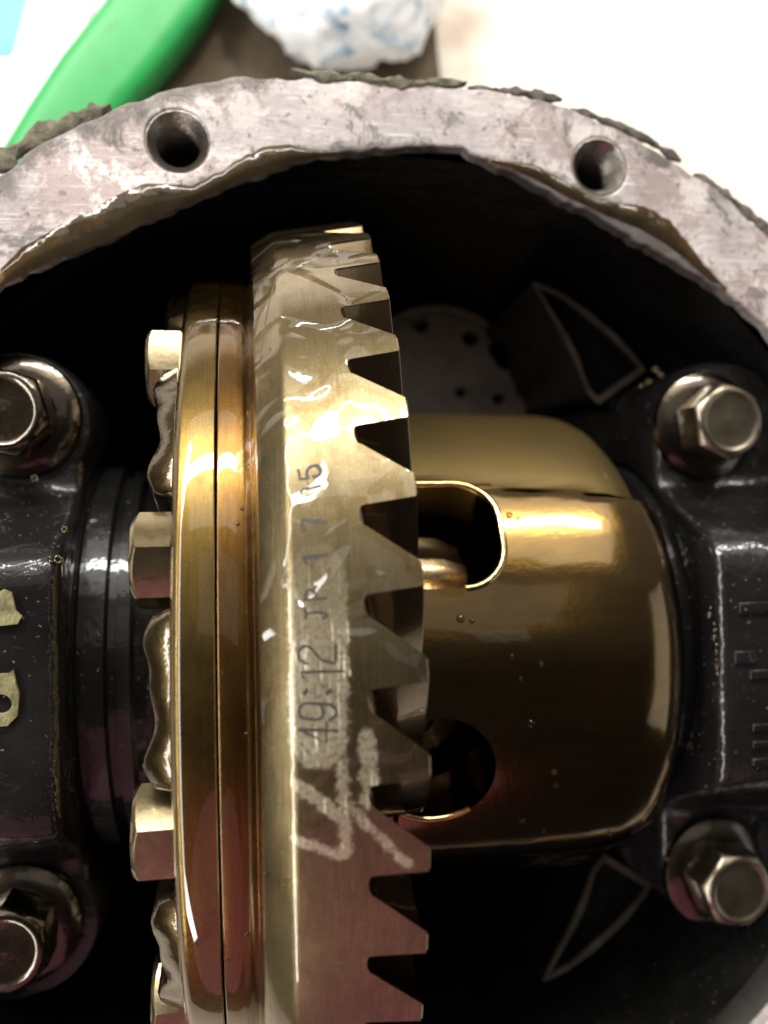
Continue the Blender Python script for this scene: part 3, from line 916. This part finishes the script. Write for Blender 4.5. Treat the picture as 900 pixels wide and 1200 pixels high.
# ------------------------------------------------------------------ bearings and caps
sb = thing('side_bearing', 'black ridged bearing between the left cap and the bolted flange', 'bearing')
prof = [(-88, 36), (-88, 44), (-76, 44.6), (-71.5, 44.6), (-71, 42.8), (-69.6, 42.8), (-69.2, 44.4), (-67, 44.4), (-66.6, 43), (-66, 43), (-65.6, 44.6), (-61.4, 44.8), (-61, 42.4), (-59.6, 42.2), (-59.2, 43.6), (-56.8, 43.4), (-56.2, 40.6), (-53, 40)]
v, f = lathe(prof, 160)
put('bearing_race', mesh('bearing_race', v, f, 30, fix=False), M['blackrace'], sb)
sb2 = thing('side_bearing', 'black bearing inside the right cap beside the golden case', 'bearing')
v, f = lathe([(52.9, 33), (56.2, 38), (58, 44), (86, 44), (88, 36)], 128)
put('bearing_race', mesh('bearing_race', v, f, 30, fix=False), M['blackrace'], sb2)


def cap_mesh(x0, x1):
    """arch over the bearing: outer and inner outlines in YZ, rounded long edges"""
    ys = [-66 + 132 * i / 72 for i in range(73)]

    def top(y):
        a = abs(y)
        arch = math.sqrt(max(0, 58.0 ** 2 - y * y)) if a < 58 else 0
        pad = 29.0
        u = min(1, max(0, (a - 24) / 16)); u = u * u * (3 - 2 * u)
        return min(arch, 54) * (1 - u) + pad * u
    v = []; rows = []
    sgn = 1 if x1 > x0 else -1
    def low(y): return -1.0 if abs(y) > 45.6 else math.sqrt(45.6 ** 2 - y * y) - 0.0
    for xx, dz in ((x0, None), (x0, -2.2), (x0 + sgn * 0.6, -0.8), (x0 + sgn * 2.0, 0), (x1 - sgn * 2.0, 0), (x1, -2.0), (x1, None)):
        row = []
        for y in ys:
            inx = xx
            a = abs(y)
            if a > 50:                       # rounded ends in plan, round the bolts
                q = (a - 50) / 16; inset = 16 * (1 - math.sqrt(max(0, 1 - q * q))) * 0.8
                mid = (x0 + x1) / 2; inx = mid + (xx - mid) * max(0.12, 1 - inset / (abs(x1 - x0) / 2))
            z = (low(y) if dz is None else top(y) + dz)
            row.append((inx, y, z))
        rows.append(row)
    for r in rows: v += r
    f = grid_faces(73, len(rows))
    f.append(tuple(k * 73 for k in range(len(rows)))); f.append(tuple(k * 73 + 72 for k in range(len(rows))))
    return mesh('cap_arch', v, f, 38)


for x0, x1, lab in ((60.0, 94, 'black oily bearing cap beside the golden case, held by two shiny bolts'), (-67.3, -101, 'black oily bearing cap beside the ridged bearing, with peeling paint flakes')):
    c = thing('bearing_cap', lab, 'bearing cap', (0, 0, 0), 'bearing caps either side')
    put('cap_arch', cap_mesh(x0, x1), M['blackcap'], c)
    xb = 75.6 if x0 > 0 else -80.4
    for s in (1, -1):
        v, f = lathe([(10, 15.5), (27.6, 15.2), (28.8, 14.4), (29.05, 13.4), (29.05, 0.1)], 56, 'Z', center=(xb, 51.7 * s if s > 0 else -51.2))
        put('bolt_boss', mesh('bolt_boss', v, f, 40, fix=False), M['blackcap'], c)
    if x0 > 0:                                # cast marks on the right cap: two raised bars and a pair of short strokes
        for (px, py, wx, wy) in ((885, 712, 6.5, 1.2), (872, 770, 4.0, 1.3), (893, 790, 5, 1.0), (893, 852, 4, 0.8), (893, 872, 4, 0.8), (893, 892, 4, 0.8)):
            p = at(px, py, 54)
            put('cast_mark', bar_box(p.x - wx / 2 * 1.2, p.x + wx / 2 * 1.2, p.y - wy, p.y + wy, 52.0, 54.7, 0.4), M['blackcap'], c)


# ------------------------------------------------------------------ scraps, flakes, oil
def scrap(pts, z, wd, mat, label, seed, thick=1.4):
    """a crumpled strip of old gasket following the points (pixels), wd wide"""
    P = [at(x, y, z) for x, y in pts]; dense = []
    for a, b in zip(P, P[1:]):
        m = max(2, int((b - a).length / 0.9))
        dense += [a.lerp(b, i / m) for i in range(m)]
    dense.append(P[-1]); n = len(dense); v = []
    sec = 9
    for k, p in enumerate(dense):
        d = (dense[min(k + 1, n - 1)] - dense[max(k - 1, 0)]).normalized(); sd = d.cross(Vector((0, 0, 1)))
        u = k / (n - 1); env = min(1, u * 9 + 0.15, (1 - u) * 9 + 0.15)
        ww = wd * env * (0.75 + 0.8 * nz((k * 0.21, seed, 0)) + 0.5 * nz((k * 0.7, seed, 4)))
        ww = max(0.25, ww)
        for i in range(sec):
            t = 2 * math.pi * i / sec
            q = p + sd * math.cos(t) * ww + Vector((0, 0, math.sin(t) * thick * 0.5))
            q += Vector((nz((k * .4, i, seed)), nz((k * .4, i, seed + 7)), 0.9 * nz((k * .3, i * .6, seed + 3)))) * 0.55
            v.append(q)
    f = grid_faces(sec, n, True) + [tuple(range(sec)), tuple(range((n - 1) * sec, n * sec))]
    return tag(put('gasket_scrap', mesh('gasket_scrap', v, f, 35), mat), label, 'gasket', 'scraps of old gasket on the flange edge')


scrap([(-8, 200), (15, 180), (40, 165), (65, 152), (95, 140), (130, 125)], 39, 2.6, M['gasket'], 'olive ragged gasket scrap on the flange edge beside the green bar', 1, 2.4)
scrap([(340, 84), (358, 88), (385, 93), (415, 90), (445, 97), (480, 99), (546, 98)], 39.5, 1.5, M['gasket'], 'long thin gasket scrap on the flange edge in front of the white bag', 2, 2.0)
scrap([(548, 104), (580, 108), (605, 107), (630, 112), (658, 117)], 39, 1.3, M['gasketdark'], 'short dark gasket scrap with hairy end above the right bolt hole', 3)
scrap([(668, 128), (700, 139), (735, 152), (760, 165), (798, 189)], 38.6, 1.2, M['gasketdark'], 'crumbly dark gasket scrap to the right of the right bolt hole', 4)
scrap([(812, 205), (840, 222), (862, 238), (885, 258), (912, 284)], 38.6, 1.7, M['gasketdark'], 'coarse dark gasket scrap on the flange edge at the right photo edge', 5)


def ribbon(L1, L2, z, dome, n=5):
    def resample(L, m):
        L = [Vector(p) for p in L]; cum = [0]
        for a, b in zip(L, L[1:]): cum.append(cum[-1] + (b - a).length)
        out = []
        for i in range(m):
            s = cum[-1] * i / (m - 1); k = 0
            while k < len(L) - 2 and cum[k + 1] < s: k += 1
            t = (s - cum[k]) / max(1e-6, cum[k + 1] - cum[k]); out.append(L[k].lerp(L[k + 1], t))
        return out
    m = 90; A = resample(L1, m); B = resample(L2, m); v = []
    for k in range(m):
        for j in range(n):
            t = j / (n - 1); p = A[k].lerp(B[k], t)
            hgt = dome * (4 * t * (1 - t)) ** 0.5 * (0.8 + 0.4 * nz((k * 0.17, 1, 2)))
            off = 0.5 * nz((k * 0.35, 2, 9)) * (1 - t)
            v.append((p.x, p.y + off, z + hgt))
    return mesh('oil_film', v, grid_faces(n, m), 80, fix=False)


FL1 = [(-79.8, 80.1), (-75.9, 84.3), (-68.0, 89.2), (-61.6, 93.1), (-56.0, 96.4), (-51.9, 97.9), (-43.7, 97.8), (-37.9, 101.0), (-32.8, 104.7), (-29.4, 106.4), (-24.3, 107.1), (-20.5, 106.2), (-13.9, 106.6)]
FL2 = [(-79.9, 76.6), (-75.2, 79.2), (-68.9, 82.4), (-62.6, 85.1), (-56.6, 87.8), (-51.2, 91.1), (-42.1, 95.2), (-36.6, 98.2), (-31.2, 100.3), (-26.9, 102.1), (-23.4, 103.5), (-20.0, 104.4), (-13.9, 105.4)]
FR1 = [(17.7, 106.4), (22.4, 106.3), (27.1, 105.9), (32.7, 103.3), (41.4, 99.0), (46.2, 98.6), (52.2, 98.2), (58.1, 95.3), (62.3, 90.8), (66.0, 86.2), (71.1, 81.1)]
FR2_ = [(17.7, 105.2), (22.3, 103.7), (28.0, 100.7), (33.6, 97.9), (41.3, 95.1), (45.2, 92.7), (50.1, 90.2), (56.0, 87.2), (61.0, 84.8), (65.4, 82.3), (71.1, 79.3)]
FR2 = [tuple(Vector(a).lerp(Vector(b), 0.62)) for a, b in zip(FR1, FR2_)]
tag(put('oil_film', ribbon(FL1, FL2, 40.05, 0.9), M['oil']), 'brown film of oil along the inner flange edge below the left bolt hole', 'oil', 'oil films on the flange', 'stuff')
tag(put('oil_film', ribbon(FR1, FR2, 40.05, 0.9), M['oil']), 'brown film of oil along the inner flange edge below the right bolt hole', 'oil', 'oil films on the flange', 'stuff')

# small oil beads
bm = bmesh.new()


def bead(p, r, nrm=(0, 0, 1), flat=0.6):
    q = Vector((0, 0, 1)).rotation_difference(Vector(nrm)).to_matrix().to_4x4()
    m = Matrix.Translation(Vector(p) * S) @ q @ Matrix.Diagonal((r * S, r * S, r * S * flat, 1))
    bmesh.ops.create_uvsphere(bm, u_segments=14, v_segments=8, radius=1, matrix=m)


def on_cyl(px, py, r):
    d = ROT @ Vector(((px - 450) / 960, (600 - py) / 960, -1.0))
    A = d.y ** 2 + d.z ** 2; B = CAM.y * d.y + CAM.z * d.z; C_ = CAM.y ** 2 + CAM.z ** 2 - r * r
    D = B * B - A * C_
    if D < 0: return None
    return CAM + d * ((-B - math.sqrt(D)) / A)


for px, py, r in ((597, 604, .75), (607, 607, .55), (540, 725, .8), (553, 728, .5), (622, 848, .8), (650, 905, .55), (652, 920, .45), (612, 962, .6), (690, 975, .35), (715, 978, .35), (637, 975, .4), (610, 795, .4), (635, 778, .4), (600, 770, .35)):
    p = on_cyl(px, py, 59.4); bead(p, r, (0, p.y, p.z))
for px, py, r in ((284, 596, .35), (278, 614, .4), (262, 790, .25), (288, 860, .25), (275, 945, .3), (290, 1095, .4), (268, 1125, .35)):
    p = on_cyl(px, py, 86.6); bead(p, r, (0, p.y, p.z), .5)
for k in range(30):
    px = random.uniform(345, 425); py = random.uniform(560, 1150); p = on_cyl(px, py, 98.2); bead(p, random.uniform(.08, .22), (0, p.y, p.z), .5)
for px, py, z, r in ((768, 433, 29, .9), (775, 440, 29, .8), (760, 447, 29, .7), (752, 452, 29, .6), (786, 545, 29, 1.2), (803, 570, 30, .8), (804, 582, 30, .7), (880, 582, 30, .6), (878, 595, 30, .7), (75, 620, 50, .8), (68, 655, 52, 1.0), (60, 660, 52, .7), (40, 560, 36, .8)):
    p = at(px, py, z); bead(p, r, (0, 0, 1), .7)
for k in range(26):                                        # string of beads down the edge of the right cap
    t = k / 25; px = 815 + 30 * t + random.uniform(-2, 3); py = 592 + 215 * t; z = 33 + 20 * min(1, t * 1.6)
    bead(at(px, py, z), random.uniform(.3, .75), (-.5, .2, 1), .8)
me = bpy.data.meshes.new('oil_beads'); bm.to_mesh(me); bm.free(); finish(me, 60)
tag(put('oil_beads', me, M['drop']), 'small round beads of oil scattered over the wet metal', 'oil', None, 'stuff')


def flake(pts, z, label, hole=None):
    L = [tuple(at(x, y, z)[:2]) for x, y in pts]
    loops = [L] + ([[tuple(at(x, y, z)[:2]) for x, y in hole]] if hole else [])
    tag(put('paint_flake', curve_plate('paint_flake', loops, z, z + 0.7, 0.15), M['flake']), label, 'paint flake', 'paint flakes on the left cap')


flake([(-14, 700), (6, 690), (15, 694), (20, 715), (27, 722), (22, 731), (-14, 735)], 54.3, 'olive paint flake stuck on the left cap, the upper one')
flake([(-14, 790), (12, 788), (17, 784), (20, 800), (24, 812), (22, 838), (10, 850), (-14, 852)], 54.3, 'ragged olive paint flake with a round hole on the left cap, the lower one',
      [(2 + 13 * math.cos(a), 824 + 11 * math.sin(a)) for a in [2 * math.pi * i / 20 for i in range(20)]])
